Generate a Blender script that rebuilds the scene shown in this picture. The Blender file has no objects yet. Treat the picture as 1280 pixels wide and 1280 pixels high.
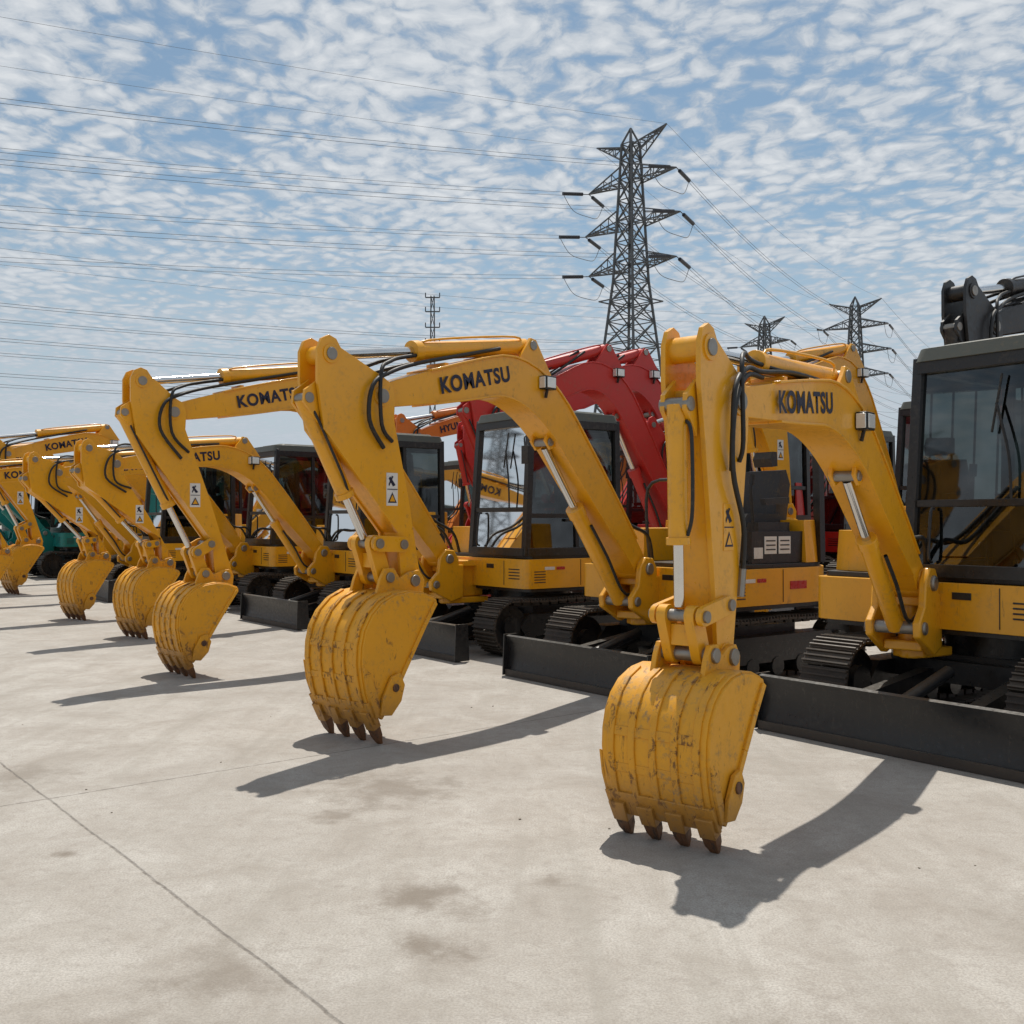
import bpy, math, random
from mathutils import Vector, Matrix
random.seed(7)
sc = bpy.context.scene
D = bpy.data
rad = math.radians

# ------------------------------------------------------------------ materials
def newmat(name):
    m = D.materials.new(name); m.use_nodes = True
    nt = m.node_tree
    for n in list(nt.nodes): nt.nodes.remove(n)
    out = nt.nodes.new('ShaderNodeOutputMaterial')
    return m, nt, out
def N(nt, t, **kw):
    n = nt.nodes.new(t)
    for k, v in kw.items(): setattr(n, k, v)
    return n
def L(nt, a, b): nt.links.new(a, b)
def ramp(nt, src, stops):
    r = N(nt, 'ShaderNodeValToRGB')
    els = r.color_ramp.elements
    els[0].position, els[0].color = stops[0][0], (*stops[0][1], 1)
    els[1].position, els[1].color = stops[-1][0], (*stops[-1][1], 1)
    for p, c in stops[1:-1]:
        e = els.new(p); e.color = (*c, 1)
    L(nt, src, r.inputs[0]); return r.outputs[0]
def noise(nt, vec, scale, detail=4, rough=.55, dist=0):
    n = N(nt, 'ShaderNodeTexNoise')
    n.inputs['Scale'].default_value = scale; n.inputs['Detail'].default_value = detail
    n.inputs['Roughness'].default_value = rough; n.inputs['Distortion'].default_value = dist
    if vec is not None: L(nt, vec, n.inputs['Vector'])
    return n.outputs['Fac']
def mixc(nt, f, a, b, mode='MIX'):
    m = N(nt, 'ShaderNodeMix', data_type='RGBA', blend_type=mode)
    for s, v in ((m.inputs['Factor'], f), (m.inputs['A'], a), (m.inputs['B'], b)):
        if hasattr(v, 'links'): L(nt, v, s)
        elif isinstance(v, (int, float)): s.default_value = v
        else: s.default_value = (*v, 1)
    return m.outputs['Result']
def math_(nt, op, a, b=0.0, c=0.0, clamp=False):
    m = N(nt, 'ShaderNodeMath', operation=op, use_clamp=clamp)
    for i, v in enumerate((a, b, c)):
        if hasattr(v, 'links'): L(nt, v, m.inputs[i])
        else: m.inputs[i].default_value = v
    return m.outputs[0]
def maprange(nt, v, a, b, c=0.0, d=1.0, smooth=False):
    m = N(nt, 'ShaderNodeMapRange'); m.clamp = True
    if smooth: m.interpolation_type = 'SMOOTHSTEP'
    L(nt, v, m.inputs['Value'])
    for i, x in zip((1, 2, 3, 4), (a, b, c, d)): m.inputs[i].default_value = x
    return m.outputs[0]

def paint(name, col, rough=.38, dirt=.35, dirtcol=(.20, .15, .09), wear=0.0, wearcol=(.10, .045, .02), metallic=0.0, dust=.22, wsc=(7, 16, 3.2), wth=.56, coat=0.0, low=0.0):
    m, nt, out = newmat(name)
    tc = N(nt, 'ShaderNodeTexCoord'); v = tc.outputs['Object']
    p = N(nt, 'ShaderNodeBsdfPrincipled'); L(nt, p.outputs[0], out.inputs[0])
    n1 = noise(nt, v, 2.6, 4, .65); n2 = noise(nt, v, 26, 3, .7)
    c = mixc(nt, maprange(nt, n1, .35, .7, 0, .35), col, tuple(x*.74 for x in col))
    f = math_(nt, 'MULTIPLY', maprange(nt, n2, .50, .72), maprange(nt, n1, .42, .62, 0, dirt))
    c = mixc(nt, f, c, dirtcol)
    g = N(nt, 'ShaderNodeNewGeometry'); s = N(nt, 'ShaderNodeSeparateXYZ'); L(nt, g.outputs['Normal'], s.inputs[0])
    du = math_(nt, 'MULTIPLY', maprange(nt, s.outputs[2], .3, 1), maprange(nt, n1, .3, .75, dust*.3, dust))
    c = mixc(nt, du, c, (.42, .37, .29))
    rr = maprange(nt, n2, .3, .7, rough-.08, rough+.15)
    if wear > 0:
        st = N(nt, 'ShaderNodeMapping'); st.inputs['Scale'].default_value = wsc; L(nt, v, st.inputs[0])
        w1 = noise(nt, st.outputs[0], 1.6, 5, .75, .5)
        w = math_(nt, 'MULTIPLY', maprange(nt, w1, wth, wth+.07), wear)
        c = mixc(nt, w, c, wearcol)
        rr = math_(nt, 'ADD', rr, math_(nt, 'MULTIPLY', w, .3))
    if low > 0:     # soil worn onto the lowest part (object z near the ground)
        so_ = N(nt, 'ShaderNodeSeparateXYZ'); L(nt, v, so_.inputs[0])
        zz = math_(nt, 'ADD', so_.outputs[2], math_(nt, 'MULTIPLY', math_(nt, 'SUBTRACT', n2, .5), .35))
        c = mixc(nt, maprange(nt, zz, .06, .42, low, 0, True), c, (.20, .10, .035))
    L(nt, c, p.inputs['Base Color']); L(nt, rr, p.inputs['Roughness'])
    p.inputs['Metallic'].default_value = metallic
    if coat: p.inputs['Coat Weight'].default_value = coat; p.inputs['Coat Roughness'].default_value = .12
    b = N(nt, 'ShaderNodeBump'); b.inputs['Strength'].default_value = .12; b.inputs['Distance'].default_value = .004
    L(nt, n2, b.inputs['Height']); L(nt, b.outputs[0], p.inputs['Normal'])
    return m

YEL = paint('yellow_paint', (.79, .362, .006), rough=.35, wear=.35, wth=.60, dust=.08, coat=.3)
YELB = paint('yellow_bucket_paint', (.75, .34, .008), rough=.44, dirt=.95, wear=.75, wearcol=(.17, .07, .02), wth=.595, dust=.10, low=.65)
YELR = paint('yellow_rib_paint', (.71, .32, .010), rough=.46, dirt=1.0, wear=.85, wearcol=(.13, .055, .02), wth=.54, dust=.10, wsc=(5, 12, 7), low=.75)
ORG = paint('orange_paint', (.68, .19, .02))
RED = paint('red_paint', (.50, .025, .018), dust=.12)
TEAL = paint('teal_paint', (.0, .19, .17))
DKP = paint('dark_paint', (.020, .020, .021), dust=.1)
BLK = paint('black_paint', (.012, .012, .013), rough=.33, dust=.22, dirtcol=(.09, .08, .065), wear=.3, wearcol=(.10, .085, .07), wth=.60)
TRK = paint('track_steel', (.045, .034, .026), rough=.55, dirt=.8, dirtcol=(.11, .075, .05), dust=.35)
RUB = paint('rubber_hose', (.010, .010, .010), rough=.5, dust=.15)
SEAT = paint('seat_vinyl', (.035, .035, .038), rough=.6, dust=.5)
ROOF = paint('cab_roof_paint', (.07, .075, .06), rough=.5, dust=.3)
TOOTH = paint('tooth_steel', (.14, .055, .018), rough=.5, wear=.8, wearcol=(.04, .03, .025), wth=.5)
WHT = paint('white_label', (.72, .70, .66), rough=.5, dust=.1)
LRED = paint('red_reflector', (.45, .02, .015), rough=.25)
NAVY = paint('decal_navy', (.006, .007, .03), rough=.45, dust=.05)
STEEL = paint('pin_steel', (.30, .28, .25), rough=.4, metallic=.8)

def simple(name, col, rough, metallic=0):
    m, nt, out = newmat(name)
    p = N(nt, 'ShaderNodeBsdfPrincipled'); L(nt, p.outputs[0], out.inputs[0])
    tc = N(nt, 'ShaderNodeTexCoord')
    n = noise(nt, tc.outputs['Object'], 9, 2)
    c = mixc(nt, n, col, tuple(x*.8 for x in col)); L(nt, c, p.inputs['Base Color'])
    p.inputs['Roughness'].default_value = rough; p.inputs['Metallic'].default_value = metallic
    return m
CHR = simple('chrome_rod', (.75, .74, .72), .16, 1.0)
LENS = simple('lamp_lens', (.80, .80, .76), .12, .3)
GALV = simple('galvanised_steel', (.085, .09, .095), .6)
WIRE = simple('conductor_wire', (.14, .15, .16), .6)
INS = simple('insulator', (.02, .022, .03), .4)

def glassmat():
    m, nt, out = newmat('tinted_glass')
    t = N(nt, 'ShaderNodeBsdfTransparent'); t.inputs[0].default_value = (.27, .31, .30, 1)
    g = N(nt, 'ShaderNodeBsdfGlossy'); g.inputs['Roughness'].default_value = .03
    f = N(nt, 'ShaderNodeFresnel'); f.inputs[0].default_value = 1.5
    tc = N(nt, 'ShaderNodeTexCoord'); n = noise(nt, tc.outputs['Object'], 3, 2)
    ff = math_(nt, 'ADD', f.outputs[0], maprange(nt, n, .3, .7, .02, .07), clamp=True)
    mx = N(nt, 'ShaderNodeMixShader'); L(nt, ff, mx.inputs[0]); L(nt, t.outputs[0], mx.inputs[1]); L(nt, g.outputs[0], mx.inputs[2])
    L(nt, mx.outputs[0], out.inputs[0]); return m
GLS = glassmat()

# ------------------------------------------------------------------ mesh builder
class MB:
    def __init__(s): s.v = []; s.f = []; s.m = []; s.mats = []
    def mi(s, mat):
        if mat not in s.mats: s.mats.append(mat)
        return s.mats.index(mat)
    def add(s, vs, fs, mat):
        o = len(s.v); s.v += [tuple(x) for x in vs]; i = s.mi(mat)
        for f in fs: s.f.append([o+k for k in f]); s.m.append(i)
    def box(s, c, d, mat, R=None):
        c = Vector(c); vs = []
        for z in (-.5, .5):
            for x, y in ((-.5, -.5), (.5, -.5), (.5, .5), (-.5, .5)):
                p = Vector((x*d[0], y*d[1], z*d[2]))
                if R is not None: p = R @ p
                vs.append(c+p)
        s.add(vs, [(3, 2, 1, 0), (4, 5, 6, 7), (0, 1, 5, 4), (1, 2, 6, 5), (2, 3, 7, 6), (3, 0, 4, 7)], mat)
    def prism(s, pts, y0, y1, mat):      # outline in xz, extruded on y
        n = len(pts); a = sum(pts[i][0]*pts[(i+1) % n][1]-pts[(i+1) % n][0]*pts[i][1] for i in range(n))
        if a < 0: pts = pts[::-1]
        vs = [(x, y0, z) for x, z in pts]+[(x, y1, z) for x, z in pts]
        fs = [tuple(range(n)), tuple(range(2*n-1, n-1, -1))]
        fs += [(i, i+n, (i+1) % n+n, (i+1) % n) for i in range(n)]
        s.add(vs, fs, mat)
    def slab(s, pts, z0, z1, mat, inset=0):
        n = len(pts); a = sum(pts[i][0]*pts[(i+1) % n][1]-pts[(i+1) % n][0]*pts[i][1] for i in range(n))
        if a < 0: pts = pts[::-1]
        cx = sum(p[0] for p in pts)/n; cy = sum(p[1] for p in pts)/n
        k = 1-inset
        vs = [(x, y, z0) for x, y in pts]+[(cx+(x-cx)*k, cy+(y-cy)*k, z1) for x, y in pts]
        fs = [tuple(range(n-1, -1, -1)), tuple(range(n, 2*n))]
        fs += [(i, (i+1) % n, (i+1) % n+n, i+n) for i in range(n)]
        s.add(vs, fs, mat)
    def ribbon(s, st, w, mat, yc=0.0):   # stations (x,z,h)
        n = len(st); vs = []
        for i, (x, z, h) in enumerate(st):
            a = st[max(i-1, 0)]; b = st[min(i+1, n-1)]
            d = Vector((b[0]-a[0], b[1]-a[1])).normalized(); nn = Vector((-d.y, d.x))
            ww = w[i] if isinstance(w, (list, tuple)) else w
            for sg, yy in ((1, -1), (1, 1), (-1, 1), (-1, -1)):
                vs.append((x+nn.x*h/2*sg, yc+yy*ww/2, z+nn.y*h/2*sg))
        fs = [(0, 1, 2, 3), (4*n-1, 4*n-2, 4*n-3, 4*n-4)]
        for i in range(n-1):
            for k in range(4):
                a = 4*i+k; b = 4*i+(k+1) % 4
                fs.append((b, a, a+4, b+4))
        s.add(vs, fs, mat)
    def cyl(s, p0, p1, r, mat, n=16, r2=None):
        p0 = Vector(p0); p1 = Vector(p1); d = (p1-p0).normalized()
        u = d.orthogonal().normalized(); w = d.cross(u); r2 = r if r2 is None else r2
        vs = []
        for p, rr in ((p0, r), (p1, r2)):
            for i in range(n):
                a = 2*math.pi*i/n; vs.append(p+(u*math.cos(a)+w*math.sin(a))*rr)
        fs = [tuple(range(n-1, -1, -1)), tuple(range(n, 2*n))]+[(i, (i+1) % n, (i+1) % n+n, i+n) for i in range(n)]
        s.add(vs, fs, mat)
    def beam(s, p0, p1, w, mat, n=4): s.cyl(p0, p1, w*.707, mat, n)
    def tube(s, pts, r, mat, n=8, sub=5):
        P = [Vector(p) for p in pts]; Q = []
        for i in range(len(P)-1):
            a = P[max(i-1, 0)]; b = P[i]; c = P[i+1]; d = P[min(i+2, len(P)-1)]
            for k in range(sub):
                t = k/sub
                Q.append(.5*((2*b)+(c-a)*t+(2*a-5*b+4*c-d)*t*t+(3*b-a-3*c+d)*t**3))
        Q.append(P[-1]); vs = []; u = None
        for i, q in enumerate(Q):
            d = (Q[min(i+1, len(Q)-1)]-Q[max(i-1, 0)]).normalized()
            u = d.orthogonal().normalized() if u is None else (u-d*u.dot(d)).normalized()
            w = d.cross(u)
            for k in range(n):
                a = 2*math.pi*k/n; vs.append(q+(u*math.cos(a)+w*math.sin(a))*r)
        fs = []
        for i in range(len(Q)-1):
            for k in range(n):
                a = i*n+k; b = i*n+(k+1) % n; fs.append((a, b, b+n, a+n))
        s.add(vs, fs, mat)
    def mesh(s, name, sharp=35):
        me = D.meshes.new(name); me.from_pydata(s.v, [], s.f)
        for m in s.mats: me.materials.append(m)
        me.polygons.foreach_set('material_index', s.m)
        me.polygons.foreach_set('use_smooth', [True]*len(s.f))
        me.update(); me.set_sharp_from_angle(angle=rad(sharp)); return me
def obj(name, me, parent=None, loc=(0, 0, 0), rotz=0.0, bevel=0.0, seg=2):
    o = D.objects.new(name, me); sc.collection.objects.link(o)
    o.location = loc; o.rotation_euler = (0, 0, rotz)
    if parent: o.parent = parent
    if bevel:
        b = o.modifiers.new('bevel', 'BEVEL'); b.width = bevel; b.segments = seg; b.limit_method = 'ANGLE'; b.angle_limit = rad(40)
        b.use_clamp_overlap = True
    return o
def lerp(a, b, t): return (a[0]+(b[0]-a[0])*t, a[1]+(b[1]-a[1])*t)

# text meshes
def textmesh(s, mat, bold=.035):
    cu = D.curves.new('txt', 'FONT'); cu.body = s; cu.size = 1; cu.offset = bold; cu.extrude = .0; cu.space_character = 1.1
    o = D.objects.new('tmp', cu); sc.collection.objects.link(o)
    bpy.context.view_layer.update()
    me = D.meshes.new_from_object(o.evaluated_get(bpy.context.evaluated_depsgraph_get()))
    D.objects.remove(o)
    xs = [v.co.x for v in me.vertices]; ys = [v.co.y for v in me.vertices]
    x0, x1, y0, y1 = min(xs), max(xs), min(ys), max(ys)
    for v in me.vertices: v.co = ((v.co.x-(x0+x1)/2)/(x1-x0), (v.co.y-(y0+y1)/2)/(y1-y0), 0)
    me.materials.clear(); me.materials.append(mat); return me
TXT = textmesh('KOMATSU', NAVY); TXT2 = textmesh('HYUNDAI', NAVY)

# ------------------------------------------------------------------ undercarriage
def build_under():
    b = MB()
    Ls, R, zc = 1.9, .285, .315
    per = 2*Ls+2*math.pi*R; n = 42
    for sy in (-1, 1):
        yc = sy*.78
        for i in range(n):
            s = per*i/n
            if s < Ls: x, z, a = -Ls/2+s, zc-R, 0
            elif s < Ls+math.pi*R:
                t = (s-Ls)/R; x, z, a = Ls/2+R*math.sin(t), zc-R*math.cos(t), -t
            elif s < 2*Ls+math.pi*R: x, z, a = Ls/2-(s-Ls-math.pi*R), zc+R-.012*math.sin((s-Ls-math.pi*R)/Ls*math.pi*2)**2, math.pi
            else:
                t = (s-2*Ls-math.pi*R)/R; x, z, a = -Ls/2-R*math.sin(t), zc+R*math.cos(t), math.pi-t
            Rm = Matrix.Rotation(a, 3, 'Y')
            b.box((x, yc, z), (.122, .40, .018), TRK, Rm)
            for dx in (-.045, 0, .045):
                off = Rm @ Vector((dx, 0, -.018))
                b.box((x+off.x, yc, z+off.z), (.012, .40, .024), TRK, Rm)
            off = Rm @ Vector((0, 0, .03)); b.box((x+off.x, yc, z+off.z), (.1, .09, .05), TRK, Rm)
        for xw, rr in ((-Ls/2, .235), (Ls/2, .235)):
            b.cyl((xw, yc-.07, zc), (xw, yc+.07, zc), rr, BLK, 24)
            b.cyl((xw, yc-.13, zc), (xw, yc+.13, zc), .11, BLK, 16)
        for k in range(5):
            xw = -.7+k*.35; b.cyl((xw, yc-.12, .16), (xw, yc+.12, .16), .085, BLK, 14)
        b.prism([(-.85, .2), (.75, .2), (.82, .3), (.7, .44), (-.8, .44), (-.9, .3)], yc-.11, yc+.11, BLK)
    b.box((0, 0, .42), (1.0, 1.4, .2), BLK)
    b.box((.35, .0, .40), (.5, .9, .16), BLK)
    b.cyl((0, 0, .5), (0, 0, .73), .48, BLK, 32)
    prof = [(1.72, .02), (1.70, .12), (1.685, .22), (1.70, .32), (1.735, .385), (1.70, .395), (1.64, .36), (1.63, .1), (1.66, .02)]
    b.prism(prof, -.98, .98, BLK)
    for sy in (-1, 1):
        b.prism([(1.765, .01), (1.75, .40), (1.60, .40), (1.58, .01)], sy*.98-.008, sy*.98+.008, BLK)
        b.beam((1.64, sy*.42, .2), (.5, sy*.34, .38), .10, BLK)
        b.prism([(1.64, .08), (1.64, .36), (1.45, .28), (1.45, .15)], sy*.42-.05, sy*.42+.05, BLK)
    b.box((1.735, 0, .035), (.02, 1.94, .06), TRK)
    b.cyl((1.6, 0, .26), (.9, 0, .45), .045, BLK, 12)
    b.beam((1.35, -.42, .27), (1.35, .42, .27), .07, BLK)
    return b.mesh('undercarriage')
UNDER = build_under()

# ------------------------------------------------------------------ house
def plan(x0, x1, hw, rr, rf, n=8):
    pts = []
    for cx, cy, a0, r in ((x1-rf, hw-rf, 0, rf), (x0+rr, hw-rr, 90, rr), (x0+rr, -hw+rr, 180, rr), (x1-rf, -hw+rf, 270, rf)):
        for i in range(n+1):
            a = rad(a0+90*i/n); pts.append((cx+r*math.cos(a), cy+r*math.sin(a)))
    return pts
_h = {}
def build_house(col, style):
    key = (col.name, style)
    if key in _h: return _h[key]
    b = MB()
    b.slab(plan(-1.02, .80, .955, .62, .10), .73, 1.06, col)
    b.slab(plan(-1.00, .74, .93, .60, .08), .69, .728, BLK)
    b.slab(plan(-.99, .72, .925, .60, .08), 1.062, 1.10, BLK)
    rc = [p for p in plan(-1.0, .8, .94, .62, .1) if p[0] < -.36]
    rc = [(-.36, .94)]+[p for p in rc]+[(-.36, -.94)]
    b.slab(rc, 1.102, 1.62 if style == 'cab' else 1.50, col, .04)
    b.slab([(.55, -.92), (.62, -.80), (.62, -.22), (-.355, -.22), (-.355, -.92)], 1.102, 1.42, col, .05)
    b.box((.0, .957, .90), (.006, .008, .30), BLK)
    b.box((-.22, .958, .90), (.24, .008, .075), LRED)
    b.box((.46, .958, .955), (.14, .008, .035), WHT)
    b.box((.30, .958, .955), (.12, .008, .035), LRED)
    for k in range(5): b.box((.60, .957, .80+k*.03), (.16, .008, .010), BLK)
    b.box((.803, .55, .9), (.008, .006, .28), BLK)
    for k in range(4): b.box((.803, .74, .84+k*.035), (.008, .20, .012), BLK)
    b.box((.803, .28, .97), (.008, .14, .05), BLK)
    obx = MB()
    y0, y1, xb, xf, xt, zt, z0 = -.14, .90, -.62, .76, .66, 2.68, 1.10
    mat = BLK; w = .075
    cor = {'fl': ((xf, y1, z0), (xt, y1-.03, zt)), 'fr': ((xf, y0, z0), (xt, y0+.03, zt)),
           'bl': ((xb, y1, z0), (xb, y1-.03, zt)), 'br': ((xb, y0, z0), (xb, y0+.03, zt))}
    yc = (y0+y1)/2
    for k in (cor if style == 'cab' else ('bl', 'br')): obx.beam(*cor[k], w, mat)
    def at(k, z):
        p, q = Vector(cor[k][0]), Vector(cor[k][1]); return p.lerp(q, (z-z0)/(zt-z0))
    if style == 'cab':
        xm = .02
        obx.beam((xm, y1, z0), (xm, y1-.03, zt), .05, mat)
        roof = plan(xb-.05, xt+.07, (y1-y0)/2+.015, .08, .10)
        obx.slab([(x, y+yc) for x, y in roof], zt-.03, zt+.07, ROOF, .05)
        obx.slab([(x*.8, (y)*.8+yc) for x, y in roof], zt+.071, zt+.10, ROOF, .05)
        def rail(a, c, z, ww=.05): obx.beam(at(a, z), at(c, z), ww, mat)
        rail('fl', 'fr', 1.62, .05); rail('fl', 'bl', 1.55, .05); rail('bl', 'br', 1.6, .05); rail('br', 'fr', 1.5, .05)
        for a, c in (('fl', 'fr'), ('fl', 'bl'), ('bl', 'br'), ('br', 'fr')): rail(a, c, zt-.07, .09); rail(a, c, z0+.04, .09)
        g = MB()
        for a, c in (('fl', 'fr'), ('fl', 'bl'), ('bl', 'br'), ('br', 'fr')):
            za, zb = z0+.05, zt-.05
            g.add([at(a, za), at(c, za), at(c, zb), at(a, zb)], [(0, 1, 2, 3)], GLS)
        obx.box(((xb+xm)/2, y1-.02, 1.32), (xm-xb-.04, .02, .42), mat)
        obx.box((xb+.02, yc, 1.35), (.03, y1-y0-.06, .48), mat)
        obx.box((.12, y1+.02, 1.50), (.16, .03, .03), mat)
        for k in range(5): obx.beam((xb-.03, y0+.12+k*.2, 1.62), (xb-.03, y0+.12+k*.2, 2.6), .016, mat)
        obx.tube([(.78, .62, 1.64), (.775, .60, 1.95), (.74, .50, 2.3)], .010, RUB)
        obx.beam((.745, .47, 2.1), (.72, .53, 2.5), .014, RUB)
        obx.tube([(.79, .05, 1.2), (.83, .05, 1.25), (.80, .05, 1.55), (.76, .05, 1.58)], .012, mat)
        obx.tube([(.70, y1, 2.45), (.85, y1+.10, 2.42), (.86, y1+.12, 2.3)], .010, mat)
        obx.box((.86, y1+.13, 2.22), (.03, .12, .2), mat)
        obx.box((.02, yc, 2.60), (1.2, .9, .03), SEAT)
        obx.box((.66, yc+.3, 1.55), (.08, .22, .28), BLK)
        ch = .40
    else:
        xm = .02; g = None
        roof = plan(xb-.10, .30, (y1-y0)/2+.05, .1, .1)
        obx.slab([(x, y+yc) for x, y in roof], zt-.03, zt+.06, BLK, .05)
        obx.beam((xb, y1-.03, 2.35), (.1, y1-.03, zt-.03), .04, BLK); obx.beam((xb, y0+.03, 2.35), (.1, y0+.03, zt-.03), .04, BLK)
        obx.box((-.02, y1-.035, 1.25), (.75, .05, .29), BLK)
        for xx in (-.10, .10): obx.box((xx, y1-.006, 1.27), (.17, .006, .16), WHT)
        obx.box((.27, y1-.006, 1.2), (.12, .006, .1), WHT)
        for xx in (-.10, .10):
            for zz in (1.23, 1.27, 1.31): obx.box((xx, y1-.0015, zz), (.13, .003, .012), SEAT)
        obx.tube([(.72, y0+.1, 1.1), (.74, y0+.1, 1.8), (.74, yc, 1.86), (.74, y1-.5, 1.8), (.72, y1-.5, 1.1)], .016, BLK)
        ch = .26
    obx.box((-.15, yc, 1.27), (.5, .5, .30), SEAT)
    obx.prism([(-.45, 1.43), (.12, 1.43), (.16, 1.50), (.10, 1.56), (-.42, 1.56)], yc-.25, yc+.25, SEAT)
    obx.prism([(-.50, 1.48), (-.33, 1.50), (-.36, 1.75), (-.42, 1.98), (-.50, 1.99), (-.56, 1.85)], yc-.22, yc+.22, SEAT)
    obx.prism([(-.43, 2.02), (-.40, 2.10), (-.44, 2.17), (-.50, 2.17), (-.51, 2.03)], yc-.11, yc+.11, SEAT)
    for sy in (-1, 1):
        obx.box((-.05, yc+sy*.37, 1.22+ch/2), (.45, .13, ch), BLK)
        obx.prism([(-.42, 1.66), (-.08, 1.64), (-.06, 1.70), (-.42, 1.72)], yc+sy*.29-.03, yc+sy*.29+.03, SEAT)
        obx.tube([(.16, yc+sy*.37, 1.4), (.2, yc+sy*.37, 1.75), (.18, yc+sy*.36, 1.86)], .016, RUB)
        obx.cyl((.18, yc+sy*.36, 1.83), (.17, yc+sy*.36, 1.92), .028, RUB, 10)
    for sy in (-.1, .1): obx.beam((.45, yc+sy, 1.12), (.5, yc+sy, 1.62), .02, BLK)
    r = (b.mesh('house_body'), obx.mesh('cab_frame'), g.mesh('cab_glass') if g else None)
    _h[key] = r; return r

# ------------------------------------------------------------------ front attachment
def build_front(col, bcol, rcol, pf, bw=.60):
    P0, P1, P2, A, B = pf['P0'], pf['P1'], pf['P2'], pf['A'], pf['B']
    W = pf.get('w', 1.0); T = .86*W
    V = lambda p, y=0: (p[0], y, p[1])
    sp = MB()
    px = P0[0]
    plate = [(-.16, .60), (.02, .55), (px+.10, .62), (px+.26, .70), (px+.27, .80), (px+.16, .90), (px+.13, P0[1]+.02), (px+.05, P0[1]+.11), (px-.07, P0[1]+.10), (px-.14, P0[1]), (px-.14, .98), (-.16, .98)]
    sp.prism(plate, -.19, -.135, col); sp.prism(plate, .135, .19, col)
    sp.box((px*.5-.06, 0, .62), (.24+px, .27, .07), col); sp.box((px*.5-.08, 0, .93), (.18+px, .27, .07), col)
    sp.cyl((-.06, 0, .52), (-.06, 0, 1.03), .085, col, 20)
    sp.cyl(V(P0, -.215), V(P0, .215), .055, STEEL, 16)
    cb = (px+.19, .76); sp.cyl(V(cb, -.21), V(cb, .21), .045, STEEL, 16)
    xo = pf.get('post', (.95, 0))[0]-.95
    for z in (.56, .99): sp.slab([(-.30-xo, -.22), (-.30-xo, .22), (-.02, .11), (.03, 0), (-.02, -.11)], z-.035, z+.035, col)
    sp.box((-.23-xo/2, 0, .78), (.16+xo, .2, .36), col)
    # boom
    b = MB()
    a1 = lerp(P1, P0, .30); a2 = lerp(P1, P2, .30)
    st = [(P0[0], P0[1], .19)]
    ww = [.24]
    for t, h in ((.12, .25), (.3, .31), (.5, .35)):
        q = lerp(P0, P1, t); st.append((*q, h*T)); ww.append(.25)
    for k in range(9):
        t = k/8; q = lerp(lerp(a1, P1, t), lerp(P1, a2, t), t)
        st.append((*q, (.37+.05*math.sin(t*math.pi))*T*(1-.08*t))); ww.append(.25)
    for t, h in ((.5, .315), (.7, .275), (.88, .22), (1.0, .16)):
        q = lerp(P1, P2, t); st.append((*q, h*T)); ww.append(.25 if t < .6 else (.22 if t < .8 else .145))
    b.ribbon(st, ww, col)
    b.cyl(V(P0, -.13), V(P0, .13), .10, col, 20)
    b.cyl(V(P2, -.075), V(P2, .075), .09, col, 20)
    fl = [(x, z, h) for x, z, h in st[1:-2]]
    for sg in (1, -1):
        pts = []
        for i, (x, z, h) in enumerate(fl):
            a = fl[max(i-1, 0)]; c = fl[min(i+1, len(fl)-1)]
            d = Vector((c[0]-a[0], c[1]-a[1])).normalized()
            pts.append((x-d.y*(h/2+.004)*sg, z+d.x*(h/2+.004)*sg, .016))
        b.ribbon(pts, .275, col)
    # arm cylinder
    cyb = (P1[0]-.03, P1[1]+.20*W)
    for sy in (-1, 1):
        b.prism([(P1[0]-.28, P1[1]-.04), (P1[0]+.22, P1[1]-.02), (cyb[0]+.07, cyb[1]), (cyb[0]+.03, cyb[1]+.06), (cyb[0]-.04, cyb[1]+.05)], sy*.085-.014, sy*.085+.014, col)
    b.cyl(V(cyb, -.11), V(cyb, .11), .04, STEEL, 14)
    mid = lerp(cyb, A, .60)
    b.cyl(V(cyb), V(mid), .068*W, col, 20)
    b.cyl(V(lerp(cyb, A, .57)), V(lerp(cyb, A, .605)), .080*W, col, 20)
    b.cyl(V(mid), V(lerp(cyb, A, .97)), .036*W, CHR, 16)
    b.cyl(V(A, -.045), V(A, .045), .065*W, col, 16)
    b.tube([V(lerp(cyb, mid, .12), .05), V((lerp(cyb, mid, .14)[0], lerp(cyb, mid, .14)[1]+.08), .05), V((lerp(cyb, mid, .9)[0], lerp(cyb, mid, .9)[1]+.075), .04), V(lerp(cyb, mid, .95), .04)], .010, col, 6)
    # boom cylinder under the boom
    u = Vector((P1[0]-P0[0], P1[1]-P0[1])).normalized(); nn = (u.y, -u.x)
    base = lerp(P0, P1, .74); att = (base[0]+nn[0]*.20*W, base[1]+nn[1]*.20*W)
    for sy in (-1, 1):
        b.prism([(base[0]-u.x*.14, base[1]-u.y*.14), (base[0]+u.x*.14, base[1]+u.y*.14), (att[0]+u.x*.05+nn[0]*.04, att[1]+u.y*.05+nn[1]*.04), (att[0]-u.x*.05+nn[0]*.04, att[1]-u.y*.05+nn[1]*.04)], sy*.075-.012, sy*.075+.012, col)
    b.cyl(V(att, -.1), V(att, .1), .035, STEEL, 14)
    m2 = lerp(cb, att, .60)
    b.cyl(V(cb), V(m2), .070*W, col, 20); b.cyl(V(m2), V(lerp(cb, att, .97)), .035*W, CHR, 16)
    b.cyl(V(lerp(cb, att, .56)), V(lerp(cb, att, .61)), .082*W, col, 20)
    b.tube([V(lerp(cb, att, .5), .09), V(lerp(cb, att, .3), .10), V(lerp(cb, att, .05), .10), (-.05, .1, .9)], .014, RUB)
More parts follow.
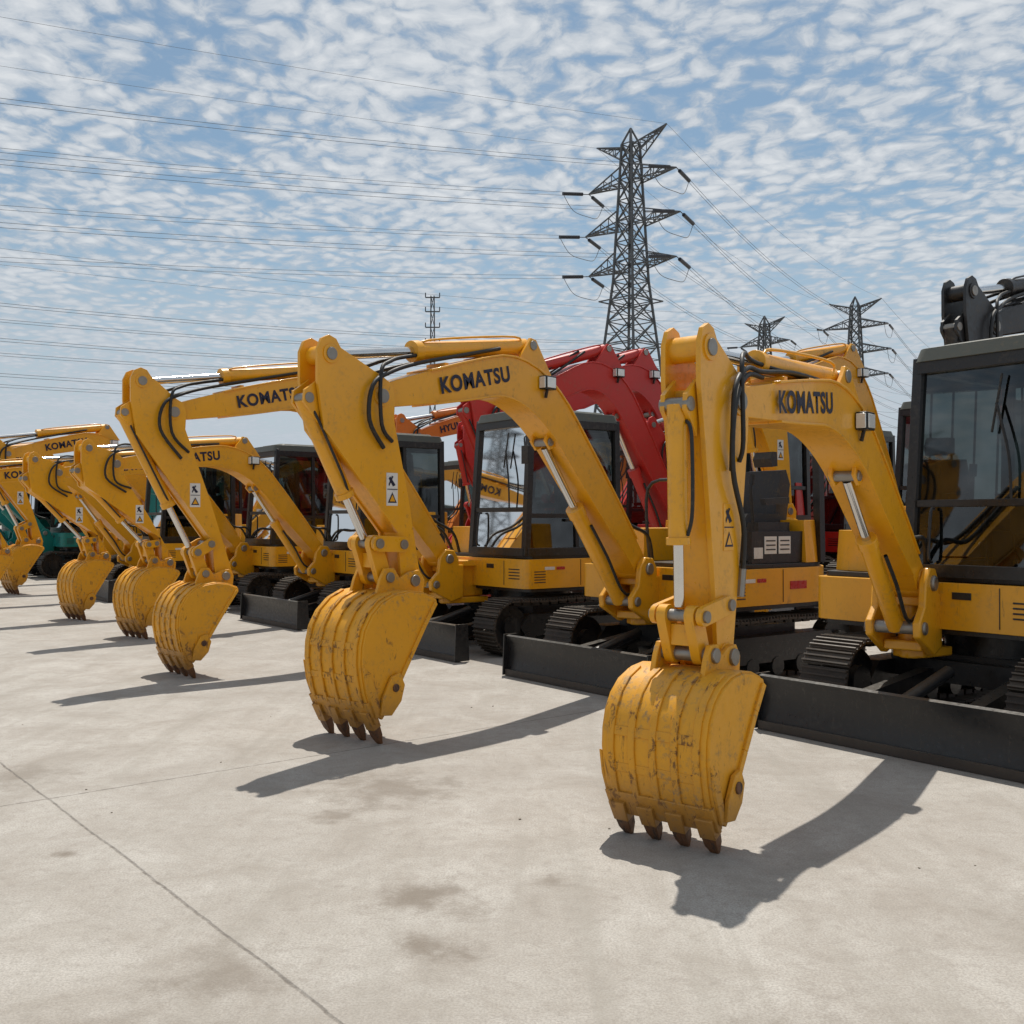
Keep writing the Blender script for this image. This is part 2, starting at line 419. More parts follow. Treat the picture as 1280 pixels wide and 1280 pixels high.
    for sy in (-1, 1):
        for off in (.04, -.02):
            pth = [V((q[0]-u.y*off, q[1]+u.x*off), sy*.135) for q in (lerp(P0, P1, .15), lerp(P0, P1, .4), lerp(P0, P1, .66))]
            if sy < 0: b.tube(pth, .012, RUB, 6, 3)
        y = sy*.135
        m45, m75 = lerp(P1, P2, .5), lerp(P1, P2, .78)
        b.tube([V((P1[0]+.35, P1[1]+.13*W), y*.55), V((m45[0], m45[1]+.20*W), y*.5), V((m75[0], m75[1]+.19*W), y*.6), V((P2[0]-.06, P2[1]+.17), y*.9), V((P2[0]+.12, P2[1]+.06), y*1.1), V((P2[0]+.15, P2[1]-.18), y*1.1), V((lerp(P2, B, .28)[0]+.08, lerp(P2, B, .28)[1]), y*.95)], .016*W, RUB)
        b.tube([V((P1[0]+.42, P1[1]+.13*W), y*.35), V((m75[0], m75[1]+.25*W), y*.35), V((P2[0]-.08, P2[1]+.25), y*.7), V((P2[0]+.04, P2[1]+.15), y*1.05), V((P2[0]+.04, P2[1]-.2), y*1.1), V((lerp(P2, B, .24)[0]-.02, lerp(P2, B, .24)[1]), y*.85)], .015*W, RUB)
    for t in (.35, .6):
        q = lerp(P1, P2, t); b.box((q[0], 0, q[1]+.16*T), (.04, .20, .05), col)
    if pf.get('drape'):
        y = .15
        b.tube([V((P2[0]-.35, P2[1]+.16), .06), V((P2[0]-.05, P2[1]+.13), .12), V((P2[0]+.13, P2[1]-.05), y), V((P2[0]+.15, P2[1]-.35), y), V((P2[0]+.02, P2[1]-.62), .14), V((P2[0]+.0, P2[1]-.85), .125)], .014, RUB)
        b.cyl(V((P2[0]+.0, P2[1]-.83), .125), V((P2[0]+.01, P2[1]-.97), .118), .018, STEEL, 10)
    for sy in (-1, 1):
        b.tube([(-.2, sy*.06, 1.12), (-.07, sy*.09, 1.36), V((lerp(P0, P1, .2)[0]-.13, lerp(P0, P1, .2)[1]+.1), sy*.07), V((lerp(P0, P1, .38)[0]-.12, lerp(P0, P1, .38)[1]+.1), sy*.05), V((lerp(P0, P1, .6)[0]-.14, lerp(P0, P1, .6)[1]+.12), sy*.04)], .018, RUB)
    # work lamp at the elbow
    lq = (P1[0]-.14, P1[1]-.10)
    b.box((lq[0], .165, lq[1]), (.13, .07, .11), BLK); b.box((lq[0]+.0, .204, lq[1]), (.105, .008, .085), LENS)
    b.box((lq[0]+.07, .165, lq[1]), (.012, .06, .09), LENS)
    b.beam(V((lq[0], lq[1]-.12), .14), V((lq[0], lq[1]-.02), .165), .02, BLK)
    # arm
    a = MB()
    def P(p, dx, dz): return (p[0]+dx*T, p[1]+dz*(.5+.5*W))
    lm = lerp(B, P2, .5)
    out = [P(A, -.10, .05), P(A, -.055, .105), P(A, .015, .125), P(A, .085, .095), P(A, .125, .02), P(A, .125, -.18), P(A, .06, -.50),
           P(B, .14, .34), P(B, .11, .04), P(B, .08, -.06), P(B, 0, -.09), P(B, -.08, -.06), P(B, -.11, .02), P(lm, -.13, -.05), P(P2, -.13, -.16), P(P2, -.14, .0), P(P2, -.11, .09), P(P2, -.02, .13)]
    for sy in (-1, 1): a.prism(out, sy*.095-.013, sy*.095+.013, col)
    inn = [P(P2, .12, -.13), P(A, .085, -.22), P(A, .035, -.51), P(B, .115, .34), P(B, .07, .05), P(B, -.07, .05), P(lm, -.10, -.05), P(P2, -.10, -.17)]
    a.prism(inn, -.083, .083, col)
    for q, r in ((A, .042), (P2, .05), (B, .045)):
        a.cyl(V(q, -.128), V(q, .128), r, STEEL, 16); a.cyl(V(q, -.118), V(q, .118), r+.022, col, 18)
    k = B[1]
    c0 = P(A, .17, -.30); Nn = (B[0]+.30*k, B[1]+.25*k)
    for sy in (-1, 1): a.prism([P(A, .06, -.16), P(A, .08, -.46), P(c0, .05, -.03), P(c0, .04, .05)], sy*.06-.012, sy*.06+.012, col)
    m3 = lerp(c0, Nn, .66)
    a.cyl(V(c0, -.08), V(c0, .08), .035, STEEL, 14)
    a.cyl(V(c0), V(m3), .058*W, col, 20); a.cyl(V(lerp(c0, Nn, .63)), V(lerp(c0, Nn, .665)), .070*W, col, 20); a.cyl(V(m3), V(lerp(c0, Nn, .96)), .030*W, CHR, 16)
    a.tube([V(lerp(c0, Nn, .08), .05), V(P(lerp(c0, Nn, .15), .02, 0), .085), V(P(lerp(c0, Nn, .5), .02, 0), .085), V(lerp(c0, Nn, .62), .05)], .010, RUB, 6)
    ra = P(lerp(B, P2, .20), .05, 0)
    th = rad(pf.get('tilt', 0)); ct, sn = math.cos(th), math.sin(th)
    def Bk(x, z):
        x *= k; z = (z-1)*k
        return (B[0]+x*ct-z*sn, B[1]+x*sn+z*ct)
    le = Bk(.22, 1.03)
    def link(p, q, w, y, t, mat):
        d = Vector((q[0]-p[0], q[1]-p[1])); d.normalize(); n_ = Vector((-d.y, d.x))
        o = []
        for c, ang0 in ((q, -90), (p, 90)):
            for i in range(7):
                an = rad(ang0+i*30); vv = d*math.cos(an)*w+n_*math.sin(an)*w; o.append((c[0]+vv.x, c[1]+vv.y))
        a.prism(o, y-t/2, y+t/2, mat)
    for sy in (-1, 1):
        link(ra, Nn, .055*W, sy*.125, .03, col)
        link(Nn, le, .06*W, sy*.075, .05, col)
    a.box(((Nn[0]+le[0])/2, 0, (Nn[1]+le[1])/2), (.06, .1, .10), col)
    for q in (ra, Nn, le): a.cyl(V(q, -.155), V(q, .155), .034*W, STEEL, 16)
    # warning sticker on both arm sides
    lb = lerp(P2, B, .50); lm_ = pf.get('lab', WHT); lx = lb[0]+.045
    for sd in (1, -1):
        def tri(pts, y, mt):
            vs = [(lx+x, sd*y, lb[1]+z) for x, z in pts]; n = len(vs)
            a.add(vs, [tuple(range(n-1, -1, -1)) if sd > 0 else tuple(range(n))], mt)
        a.box((lx, sd*.1100, lb[1]), (.105, .004, .23), lm_)
        tri([(-.048, -.003), (.048, -.003), (.048, .003), (-.048, .003)], .1135, NAVY)
        tri([(-.042, -.095), (.042, -.095), (0, -.02)], .1135, NAVY); tri([(-.026, -.085), (.026, -.085), (0, -.038)], .1150, YEL)
        tri([(-.03, .03), (-.005, .02), (.035, .075), (.02, .09)], .1135, NAVY); tri([(-.01, .09), (.03, .02), (.035, .035), (.005, .095)], .1140, NAVY)
    # bucket
    c = MB(); hw = bw/2
    sh = [(-.05, .885), (.06, .925), (.18, .94), (.30, .925), (.41, .88), (.49, .81), (.545, .72), (.57, .62), (.575, .52), (.56, .42), (.54, .33), (.51, .25), (.475, .175)]
    shp = [Bk(*q) for q in sh]
    c.ribbon([(x, z, .022) for x, z in shp], bw-.01, bcol)
    cut = [Bk(*q) for q in ((.475, .175), (.42, .17), (.31, .30), (.17, .52), (.04, .72), (-.06, .86))]
    side = shp + cut[1:]
    for sy in (-1, 1):
        c.prism(side, sy*hw-.011, sy*hw+.011, bcol)
        for i in range(1, len(cut)-1):
            q0, q1 = cut[i], cut[i+1]
            c.beam((q0[0]+.02, sy*(hw+.012), q0[1]), (q1[0]+.02, sy*(hw+.012), q1[1]), .030, bcol)
        c.prism([Bk(.45, .19), Bk(.36, .18), Bk(.28, .26), Bk(.25, .36), Bk(.29, .44), Bk(.36, .42), Bk(.43, .30)], sy*(hw+.03)-.012, sy*(hw+.03)+.012, bcol)
        q = Bk(.33, .35); c.cyl((q[0], sy*(hw+.02), q[1]), (q[0], sy*(hw+.052), q[1]), .028, TOOTH, 12)
        c.prism([Bk(.575, .50), Bk(.52, .46), Bk(.45, .28), Bk(.44, .18), Bk(.475, .175), Bk(.55, .36)], sy*(hw+.018)-.008, sy*(hw+.018)+.008, rcol)
    nr = 5
    for i in range(nr):
        y = -hw+.05+(bw-.10)*i/(nr-1)
        rb = []
        for j in range(3, len(sh)-1):
            x, z = sh[j]; a_ = sh[j-1]; b_ = sh[min(j+1, len(sh)-1)]
            d = Vector((b_[0]-a_[0], b_[1]-a_[1])).normalized()
            rb.append((*Bk(x-d.y*.016, z+d.x*.016), .016))
        c.ribbon(rb, .036, rcol, yc=y)
    for zz in (7, 9):
        x, z = sh[zz]; a_ = sh[zz-1]; b_ = sh[zz+1]
        d = Vector((b_[0]-a_[0], b_[1]-a_[1])).normalized()
        q = Bk(x-d.y*.012, z+d.x*.012); ang = -math.atan2(d.x*sn+d.y*ct, d.x*ct-d.y*sn)
        c.box((q[0], 0, q[1]), (.045, bw-.08, .008), rcol, Matrix.Rotation(ang, 3, 'Y'))
    for sy in (-1, 1):
        c.prism([Bk(-.08, .90), Bk(-.09, 1.0), Bk(-.04, 1.07), Bk(.05, 1.06), Bk(.13, 1.02), Bk(.18, 1.09), Bk(.26, 1.09), Bk(.30, 1.02), Bk(.34, .90), Bk(.2, .92)], sy*.135-.014, sy*.135+.014, bcol)
    c.cyl(V(B, -.165), V(B, .165), .042, STEEL, 16); c.cyl(V(le, -.165), V(le, .165), .036, STEEL, 16)
    l0, l1 = Bk(.52, .28), Bk(.452, .14)
    c.ribbon([(*l0, .05), (*l1, .040)], bw+.02, rcol)
    for i in range(4):
        y = -hw+.045+(bw-.09)*i/3
        p0, p1, p2 = Bk(.495, .22), Bk(.44, .105), Bk(.385, -.01)
        c.ribbon([(*p0, .075), (*p1, .068)], [.085, .080], rcol, yc=y)
        c.ribbon([(*lerp(p0, p1, .9), .062), (*lerp(p1, p2, .45), .052), (*p2, .016)], [.072, .064, .034], TOOTH, yc=y)
    return sp.mesh('swing_post'), b.mesh('boom'), a.mesh('arm'), c.mesh('bucket')
_f = {}
def excavator(loc, head, boomv, pf, pid, col=YEL, bcol=YELB, style='cab', s=1.0, text=TXT, bw=.60, hoff=0.0, hshift=(0, 0), tlen=.78, tpos=.42, hcol=None):
    e = D.objects.new('excavator', None); sc.collection.objects.link(e)
    e.location = (loc[0], loc[1], 0); e.rotation_euler = (0, 0, head); e.scale = (s, s, s)
    obj('undercarriage', UNDER, e)
    hb, cf, cg = build_house(hcol or col, style)
    obj('house_body', hb, e, (hshift[0], hshift[1], 0), hoff, .022, 2)
    obj('cab_frame', cf, e, (hshift[0], hshift[1], 0), hoff, .008, 1)
    if cg: obj('cab_glass', cg, e, (hshift[0], hshift[1], 0), hoff)
    key = (pid, col.name)
    if key not in _f: _f[key] = build_front(col, bcol, YELR if bcol is YELB else bcol, pf, bw=bw)
    bh = math.atan2(boomv[1], boomv[0])-head
    px = pf.get('post', (.95, 0))
    for nm, me, bv in zip(('swing_post', 'boom', 'arm', 'bucket'), _f[key], (.012, .012, .008, .006)):
        obj(nm, me, e, (px[0], px[1], 0), bh, bv, 2)
    if text:
        P1, P2 = pf['P1'], pf['P2']
        q = lerp(P1, P2, tpos); a = math.atan2(P2[1]-P1[1], P2[0]-P1[0])
        for sd in (1, -1):
            t = D.objects.new('boom_lettering', text); sc.collection.objects.link(t); t.parent = e
            X = Vector((-math.cos(a), 0, -math.sin(a)))*sd; Y = Vector((-math.sin(a), 0, math.cos(a)))
            Z = X.cross(Y)
            M = Matrix((X*tlen, Y*.125, Z)).transposed().to_4x4(); M.translation = Vector((q[0], sd*.1285, q[1]))
            t.matrix_local = Matrix.Translation((px[0], px[1], 0)) @ Matrix.Rotation(bh, 4, 'Z') @ M
    return e

H = math.atan2(-.6, -.8)
pfA = dict(P0=(.05, 1.05), P1=(1.62, 2.72), P2=(3.22, 2.36), A=(3.67, 2.60), B=(2.95, 1.07))
pfC = dict(P0=(.05, 1.05), P1=(1.55, 2.92), P2=(3.31, 2.53), A=(3.62, 2.80), B=(2.80, .95), post=(1.17, -.16))
pfC2 = dict(pfC, post=(.95, 0))
pfB = dict(P0=(.05, 1.06), P1=(1.38, 2.20), P2=(2.77, 2.09), A=(3.07, 2.32), B=(2.92, .84), w=.84, post=(.95, -.28), drape=1, lab=YEL)
pfD = dict(P0=(.05, 1.02), P1=(1.35, 2.42), P2=(3.15, 2.20), A=(3.50, 2.38), B=(2.45, .95), w=.85)
excavator((3.74, 7.63), H, (-.637, -.770), pfB, 'B', bw=.55, tlen=.72, tpos=.45, hshift=(0, -.24))
excavator((1.91, 10.15), H, (-.662, -.75), pfA, 'A', style='canopy')
excavator((.22, 12.6), H, (-.749, -.663), pfC, 'C')
excavator((-2.09, 15.7), H, (-.686, -.728), pfD, 'D')
excavator((-3.89, 18.1), H, (-.675, -.738), pfD, 'D')
excavator((-6.5, 20.4), H, (-.69, -.72), pfD, 'D')
excavator((-6.7, 23.9), H, (-.72, -.69), pfC2, 'C2', s=1.12)
excavator((-9.2, 26.0), H, (-.75, -.66), pfC2, 'C2', style='canopy', s=1.05)
for i in range(3):
    excavator((-11.6-1.9*i, 27.9+2.5*i), H, (-.75-.02*i, -.64), pfA, 'A', col=TEAL, bcol=TEAL, s=1.1, text=None)
# second row
pfR = dict(P0=(.05, 1.05), P1=(1.35, 3.05), P2=(3.0, 2.3), A=(3.3, 2.65), B=(2.6, 1.0))
pfS = dict(P0=(.05, 1.05), P1=(1.1, 3.1), P2=(2.5, 2.7), A=(2.85, 2.95), B=(2.35, 1.3))
row2 = [((9.3, 14.7), DKP, pfS, 'S', 1.38, RED), ((7.2, 17.2), YEL, pfS, 'S', 1.25, ORG), ((3.95, 19.0), RED, pfR, 'R', 1.34, RED), ((2.5, 21.9), RED, pfS, 'S', 1.1, RED),
        ((1.3, 25.1), ORG, pfS, 'S', 1.24, ORG), ((-1.2, 27.4), ORG, pfS, 'S', 1.1, ORG), ((-3.2, 30.0), YEL, pfR, 'R', 1.1, YEL), ((-5.2, 32.6), ORG, pfS, 'S', 1.1, ORG), ((-7.4, 35.3), YEL, pfR, 'R', 1.15, YEL), ((-10, 38), ORG, pfR, 'R', 1.2, ORG), ((-13, 41), YEL, pfR, 'R', 1.3, YEL),
        ((10.9, 11.6), RED, pfR, 'R', 1.1, RED), ((6.5, 21.2), RED, pfR, 'R', 1.2, RED), ((5.5, 23.9), RED, pfR, 'R', 1.55, RED)]
for (p, c, pf, pid, s, hc) in row2:
    excavator(p, H+random.uniform(-.08, .08), (-.8, -.6), pf, pid, col=c, bcol=c, s=s, hcol=hc, text=TXT2 if c is ORG else None)

# ------------------------------------------------------------------ ground
def groundmat():
    m, nt, out = newmat('concrete')
    p = N(nt, 'ShaderNodeBsdfPrincipled'); L(nt, p.outputs[0], out.inputs[0])
    tc = N(nt, 'ShaderNodeTexCoord'); v = tc.outputs['Object']
    n1 = noise(nt, v, .35, 4, .6); n2 = noise(nt, v, 2.0, 6, .72, .6); n3 = noise(nt, v, 110, 2, .7); n4 = noise(nt, v, 16, 5, .75)
    c = ramp(nt, n1, [(.3, (.36, .33, .292)), (.5, (.415, .385, .343)), (.72, (.47, .44, .397))])
    c = mixc(nt, maprange(nt, n2, .42, .70, 0, .85), c, (.28, .245, .205))
    c = mixc(nt, maprange(nt, n2, .26, .42, .5, 0), c, (.55, .525, .48))
    c = mixc(nt, maprange(nt, n4, .50, .76, 0, .7), c, (.23, .20, .17))
    c = mixc(nt, maprange(nt, n3, .38, .64, .0, .6), c, (.22, .195, .17))
    mp = N(nt, 'ShaderNodeMapping'); mp.inputs['Rotation'].default_value = (0, 0, rad(-50)); mp.inputs['Scale'].default_value = (3.0, .22, 1); L(nt, v, mp.inputs[0])
    ns = noise(nt, mp.outputs[0], 1.3, 5, .65, .4)
    c = mixc(nt, maprange(nt, ns, .50, .70, 0, .5), c, (.26, .235, .20))
    sm = noise(nt, v, 5, 5, .7)
    for (x, y, r, k) in ((-.35, 4.08, .22, .75), (-.27, 3.62, .14, .75), (-.95, 3.43, .22, .55), (-.67, 5.73, .42, .62), (.17, 4.27, .09, .6), (-2.9, 6.0, .3, .5), (-.9, 5.2, .14, .6), (-4.6, 5.2, .25, .4), (2.1, 3.9, .35, .3), (-2.0, 4.6, .07, .8), (-1.1, 2.9, .3, .4), (.9, 2.9, .35, .35)):
        d = N(nt, 'ShaderNodeVectorMath', operation='DISTANCE'); L(nt, v, d.inputs[0]); d.inputs[1].default_value = (x, y, 0)
        dd = math_(nt, 'ADD', math_(nt, 'DIVIDE', d.outputs['Value'], r), math_(nt, 'MULTIPLY', math_(nt, 'SUBTRACT', sm, .5), 3.4))
        c = mixc(nt, maprange(nt, dd, .0, 1.3, k, 0, True), c, (.15, .12, .09))
    s = N(nt, 'ShaderNodeSeparateXYZ')
    wob = N(nt, 'ShaderNodeVectorMath', operation='ADD'); L(nt, v, wob.inputs[0]); wob.inputs[1].default_value = (2.5, -5.52, 0)
    L(nt, wob.outputs[0], s.inputs[0])
    X, Y = s.outputs[0], s.outputs[1]
    wn = math_(nt, 'MULTIPLY', math_(nt, 'SUBTRACT', n2, .5), .04)
    ua = math_(nt, 'ADD', math_(nt, 'ADD', math_(nt, 'MULTIPLY', X, .777), math_(nt, 'MULTIPLY', Y, .63)), wn)
    ub = math_(nt, 'ADD', math_(nt, 'ADD', math_(nt, 'MULTIPLY', X, .63), math_(nt, 'MULTIPLY', Y, -.777)), wn)
    jl = None
    for q, per in ((ua, 4.5), (ub, 4.5)):
        w = math_(nt, 'ABSOLUTE', math_(nt, 'WRAP', q, per, -per))
        j = maprange(nt, w, .003, .009, 1, 0)
        jl = j if jl is None else math_(nt, 'MAXIMUM', jl, j)
    c = mixc(nt, math_(nt, 'MULTIPLY', jl, maprange(nt, n4, .35, .6, .3, .8)), c, (.10, .085, .07))
    L(nt, c, p.inputs['Base Color']); p.inputs['Roughness'].default_value = .85
    b = N(nt, 'ShaderNodeBump'); b.inputs['Strength'].default_value = .5; b.inputs['Distance'].default_value = .006
    hgt = math_(nt, 'SUBTRACT', math_(nt, 'ADD', n3, n4), math_(nt, 'MULTIPLY', jl, 1.5))
    L(nt, hgt, b.inputs['Height']); L(nt, b.outputs[0], p.inputs['Normal'])
    return m
g = MB(); GM = groundmat(); S = 1500
g.add([(-S, -S, 0), (S, -S, 0), (S, S, 0), (-S, S, 0)], [(0, 1, 2, 3)], GM)
obj('ground', g.mesh('ground'))
b = MB(); STN = paint('pebble', (.22, .19, .15), rough=.9)
for i in range(26):
    x, y = random.uniform(-4, 3), random.uniform(2.6, 9); r = random.uniform(.003, .006)
    b.box((x, y, r*.5), (r*2, r*1.5, r), STN, Matrix.Rotation(random.random()*3, 3, 'Z'))
obj('gravel', b.mesh('gravel'))

# ------------------------------------------------------------------ pylons
def pylon_mesh(h=50, k=1.0):
    b = MB()
    def hw(z):
        t = z/h
        if t < .62: return 4.6+(1.55-4.6)*(t/.62)
        return 1.55+(.7-1.55)*((t-.62)/.38)
    zs = [0, 6, 11, 15.5, 19.5, 23, 26, 28.5, 31, 33.4, 35.8, 38.4, 41, 43.6, 46, 48]
    for i in range(len(zs)-1):
        z0, z1 = zs[i], zs[i+1]; a, c = hw(z0), hw(z1)
        C0 = [(-a, -a, z0), (a, -a, z0), (a, a, z0), (-a, a, z0)]; C1 = [(-c, -c, z1), (c, -c, z1), (c, c, z1), (-c, c, z1)]
        for q in range(4):
            j = (q+1) % 4
            b.beam(C0[q], C1[q], .24*k, GALV); b.beam(C0[q], C1[j], .13*k, GALV); b.beam(C0[j], C1[q], .13*k, GALV); b.beam(C1[q], C1[j], .11*k, GALV)
            m0 = (Vector(C0[q])+Vector(C1[q]))/2; m1 = (Vector(C0[j])+Vector(C1[j]))/2; mm = (m0+m1)/2
            if i < 9: b.beam(m0, mm, .08*k, GALV); b.beam(m1, mm, .08*k, GALV)
    a = hw(48)
    for sx in (-1, 1):
        for sy in (-1, 1): b.beam((sx*a, sy*a, 48), (0, 0, 50.0), .18*k, GALV)
    tips = []
    for z, ln in ((47.6, 5.6), (43.2, 7.0), (37.8, 7.6), (32.6, 7.0)):
        top = z > 47
        for sx in (-1, 1):
            a = hw(z); tip = Vector((sx*ln, 0, z+(1.4 if top else .2))); tips.append(tip)
            z2 = z+(-1.6 if top else 1.9)
            rt = [Vector((sx*a, -a, z)), Vector((sx*a, a, z)), Vector((sx*a, -a, z2)), Vector((sx*a, a, z2))]
            for r in rt: b.beam(r, tip, .14*k, GALV)
            for t0, t1 in ((0, .25), (.25, .5), (.5, .75)):
                P = [r.lerp(tip, t0) for r in rt]; Q = [r.lerp(tip, t1) for r in rt]
                for x, y in ((P[0], Q[1]), (P[1], Q[0]), (P[0], Q[2]), (P[1], Q[3]), (Q[0], Q[2]), (Q[1], Q[3]), (Q[0], Q[1])): b.beam(x, y, .085*k, GALV)
    for z in (23, 28.5):
        a = hw(z)+1.0
        for q in ((-1, -1, 1, -1), (1, -1, 1, 1), (1, 1, -1, 1), (-1, 1, -1, -1)): b.beam((q[0]*a, q[1]*a, z), (q[2]*a, q[3]*a, z), .14*k, GALV)
    return b.mesh('lattice'), tips
PM, TIPS = pylon_mesh(); PM2, _ = pylon_mesh(50, 1.3)
towers = [((15, 129), math.atan2(-.72, .68)), ((74.5, 222), math.atan2(-.55, .83)), ((-242, -14), math.atan2(-.87, .49)), ((60, 243), math.atan2(-.75, .66)), ((150, 340), math.atan2(-.55, .83)), ((-215, 80), math.atan2(-.87, .49)), ((160, 390), math.atan2(-.6, .8))]
def tipsof(i):
    (x, y), r = towers[i]; M = Matrix.Translation((x, y, 0)) @ Matrix.Rotation(r, 4, 'Z')
    return [M @ (t*(1.02 if i == 0 else 1)) for t in TIPS]
for i, (p, r) in enumerate(towers):
    e = D.objects.new('transmission_tower', None); sc.collection.objects.link(e); e.location = (*p, 0); e.rotation_euler = (0, 0, r)
    if i == 0: e.scale = (1.02,)*3
    obj('lattice', PM if i in (0, 2) else PM2, e)
wires = MB(); insu = MB()
def span(i, j, sag, r=.035, double=True):
    A_, B_ = tipsof(i), tipsof(j)
    for k, (a, c) in enumerate(zip(A_, B_)):
        d = (c-a).normalized()
        ground = k < 2
        il = 0 if ground else 4.0
        dz = Vector((0, 0, -.5 if not ground else 0))
        a2 = a+d*il+dz; c2 = c-d*il+dz
        if not ground:
            insu.cyl(a+(a2-a)*.25, a2, .24, INS, 8); insu.cyl(c+(c2-c)*.25, c2, .24, INS, 8)
            insu.cyl(a, a+(a2-a)*.25, .06, INS, 6); insu.cyl(c, c+(c2-c)*.25, .06, INS, 6)
            for (o, o2) in ((a, a2), (c, c2)):
                insu.tube([o2, o+(o2-o)*.6+Vector((0, 0, -2.2)), o+Vector((0, 0, -3.0))], .05, WIRE, 4)
        for off in ((-.22, .22) if (not ground and double) else (0,)):
            pts = []
            nseg = 30
            for m in range(nseg+1):
                t = m/nseg; q = a2.lerp(c2, t); s_ = sag*(.7 if ground else 1)*4*t*(1-t)
                pts.append(q+Vector((0, 0, -s_+off)))
            wires.tube(pts, r if not ground else r*.7, WIRE, 4, 1)
span(0, 2, 8, .022); span(0, 1, 4, .026); span(1, 4, 5, .04); span(3, 5, 9, .036, True); span(3, 6, 5, .05, False)
w = obj('power_lines', wires.mesh('power_lines')); obj('insulator_strings', insu.mesh('insulator_strings'), w)
b = MB()
for z in range(0, 30, 2):
    for k, (sx, sy) in enumerate(((-1, -1), (1, -1), (1, 1), (-1, 1))):
        a = .45-.25*z/30; c = .45-.25*(z+2)/30; sx2, sy2 = ((1, -1), (1, 1), (-1, 1), (-1, -1))[k]
        b.beam((sx*a, sy*a, z), (sx*c, sy*c, z+2), .12, GALV); b.beam((sx*a, sy*a, z), (sx2*c, sy2*c, z+2), .07, GALV)
for z in (24, 26, 28, 29.8): b.beam((-.9, 0, z), (.9, 0, z), .14, GALV); b.beam((-.9, 0, z), (-.9, 0, z+.6), .12, INS); b.beam((.9, 0, z), (.9, 0, z+.6), .12, INS)
obj('utility_pole', b.mesh('utility_pole'), None, (-10.1, 130, 0))

# distant trees
m, nt, out = newmat('foliage')
p = N(nt, 'ShaderNodeBsdfPrincipled'); L(nt, p.outputs[0], out.inputs[0]); tc = N(nt, 'ShaderNodeTexCoord')
c = ramp(nt, noise(nt, tc.outputs['Object'], 1.2, 5), [(.3, (.02, .035, .015)), (.7, (.07, .10, .04))]); L(nt, c, p.inputs['Base Color']); p.inputs['Roughness'].default_value = .9
b = MB()
for i in range(1500):
    x = random.uniform(-190, 240); y = 165+random.uniform(-6, 6)
    hmax = 4.2+1.6*math.sin(x*.07)+1.0*math.sin(x*.23+1); z = random.uniform(.3, max(hmax, 1.5)); r = random.uniform(.5, 1.4)
    c0 = Vector((x, y, z))
    vs = [c0+Vector((random.uniform(-r, r), random.uniform(-r, r), random.uniform(-r, r))) for _ in range(6)]
    b.add(vs, [(0, 1, 2), (2, 3, 4), (4, 5, 0), (1, 3, 5), (0, 2, 4), (1, 2, 3)], m)
obj('distant_trees', b.mesh('distant_trees'))

# ------------------------------------------------------------------ world
sun_to = Vector((.04, .43, 1.0)).normalized()
W = D.worlds.new('World'); sc.world = W; W.use_nodes = True
nt = W.node_tree
for n in list(nt.nodes): nt.nodes.remove(n)
out = N(nt, 'ShaderNodeOutputWorld'); bg = N(nt, 'ShaderNodeBackground'); L(nt, bg.outputs[0], out.inputs[0])
bg.inputs[1].default_value = .10
sky = N(nt, 'ShaderNodeTexSky', sky_type='NISHITA'); sky.sun_disc = False
sky.sun_elevation = math.asin(sun_to.z); sky.sun_rotation = math.atan2(sun_to.x, sun_to.y); sky.air_density = 1.0; sky.dust_density = .8
tc = N(nt, 'ShaderNodeTexCoord'); s = N(nt, 'ShaderNodeSeparateXYZ'); L(nt, tc.outputs['Generated'], s.inputs[0])
z = math_(nt, 'ADD', math_(nt, 'MAXIMUM', s.outputs[2], 0.0), .05)
cx = math_(nt, 'DIVIDE', s.outputs[0], z); cy = math_(nt, 'DIVIDE', s.outputs[1], z)
cb = N(nt, 'ShaderNodeCombineXYZ'); L(nt, cx, cb.inputs[0]); L(nt, cy, cb.inputs[1])
mp = N(nt, 'ShaderNodeMapping'); L(nt, cb.outputs[0], mp.inputs[0]); mp.inputs['Rotation'].default_value = (0, 0, rad(20)); mp.inputs['Scale'].default_value = (1, .9, 1)
v = mp.outputs[0]
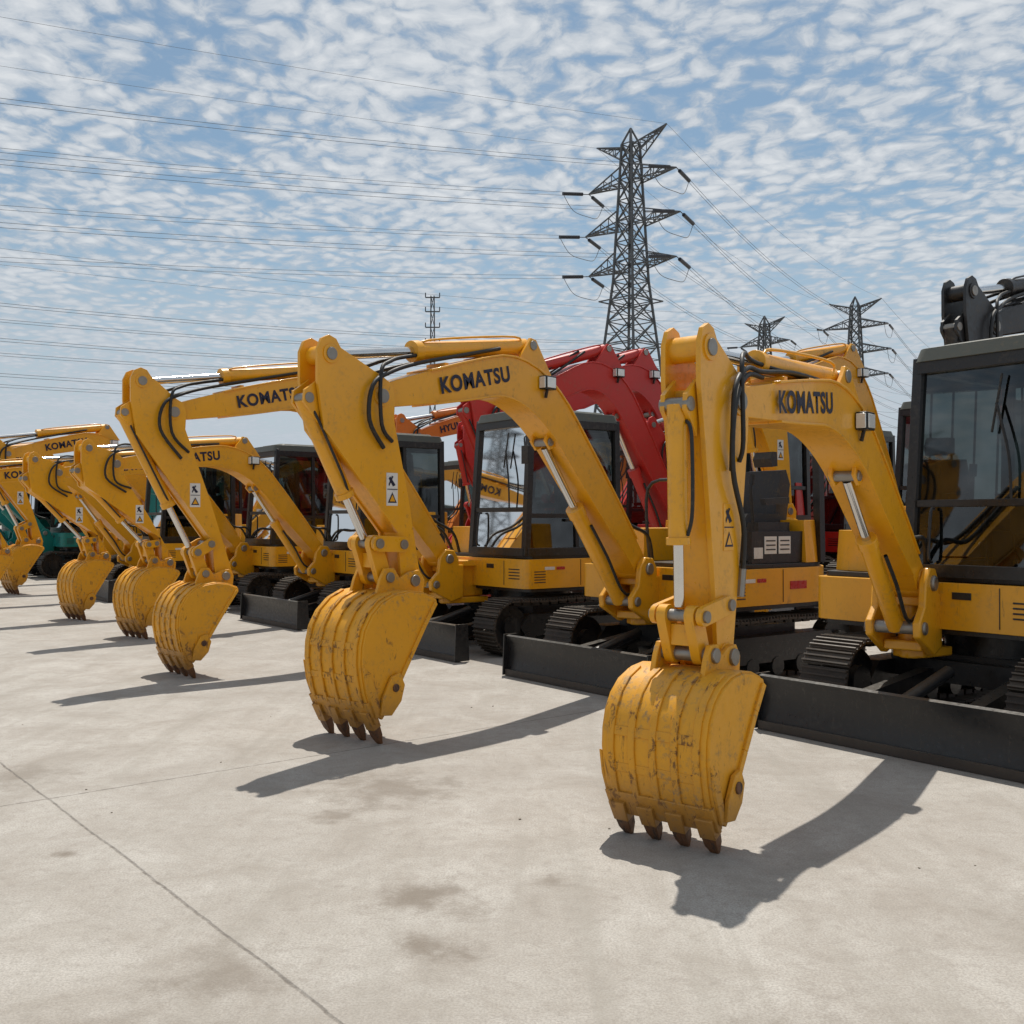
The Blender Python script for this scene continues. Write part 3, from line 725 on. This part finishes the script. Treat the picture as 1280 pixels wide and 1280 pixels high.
nz = N(nt, 'ShaderNodeTexNoise'); nz.inputs['Scale'].default_value = 6; nz.inputs['Detail'].default_value = 3; L(nt, v, nz.inputs['Vector'])
va = N(nt, 'ShaderNodeVectorMath', operation='MULTIPLY_ADD'); L(nt, nz.outputs['Color'], va.inputs[0]); va.inputs[1].default_value = (.14, .14, 0); L(nt, v, va.inputs[2])
vo = N(nt, 'ShaderNodeTexVoronoi', feature='SMOOTH_F1'); vo.inputs['Scale'].default_value = 18; vo.inputs['Smoothness'].default_value = .3; L(nt, va.outputs[0], vo.inputs['Vector'])
fb = noise(nt, va.outputs[0], 22, 5, .64); low = noise(nt, v, 1.6, 3, .55)
val = math_(nt, 'ADD', math_(nt, 'MULTIPLY', fb, 1.05), math_(nt, 'MULTIPLY', math_(nt, 'SUBTRACT', .45, vo.outputs['Distance']), .75))
val = math_(nt, 'ADD', val, math_(nt, 'MULTIPLY', math_(nt, 'SUBTRACT', low, .5), 1.25))
cloud = maprange(nt, val, .12, .62, 0, 1, True)
cc = mixc(nt, maprange(nt, val, .38, .90), (4.8, 5.35, 6.0), (7.3, 7.55, 7.8))
skb = mixc(nt, 1.0, sky.outputs[0], (.86, .97, .92), 'MULTIPLY')
skyc = mixc(nt, math_(nt, 'ADD', math_(nt, 'MULTIPLY', cloud, .86), .08), skb, cc)
hz = maprange(nt, s.outputs[2], .02, .32, .96, 0, True)
skyc = mixc(nt, hz, skyc, (5.0, 5.6, 6.25))
L(nt, skyc, bg.inputs[0])

sl = D.lights.new('sun', 'SUN'); sl.energy = 4.6; sl.angle = rad(.5); sl.color = (1, .955, .88)
so = D.objects.new('sun', sl); sc.collection.objects.link(so); so.rotation_euler = sun_to.to_track_quat('Z', 'Y').to_euler(); so.location = (0, 0, 30)

cam = D.cameras.new('camera'); cam.lens = 36; cam.sensor_width = 36; cam.clip_end = 4000; cam.clip_start = .05
co = D.objects.new('camera', cam); sc.collection.objects.link(co); co.location = (0, 0, 1.5); co.rotation_euler = (rad(90.45), 0, 0)
sc.camera = co
sc.view_settings.view_transform = 'Standard'; sc.view_settings.look = 'None'; sc.view_settings.exposure = 0
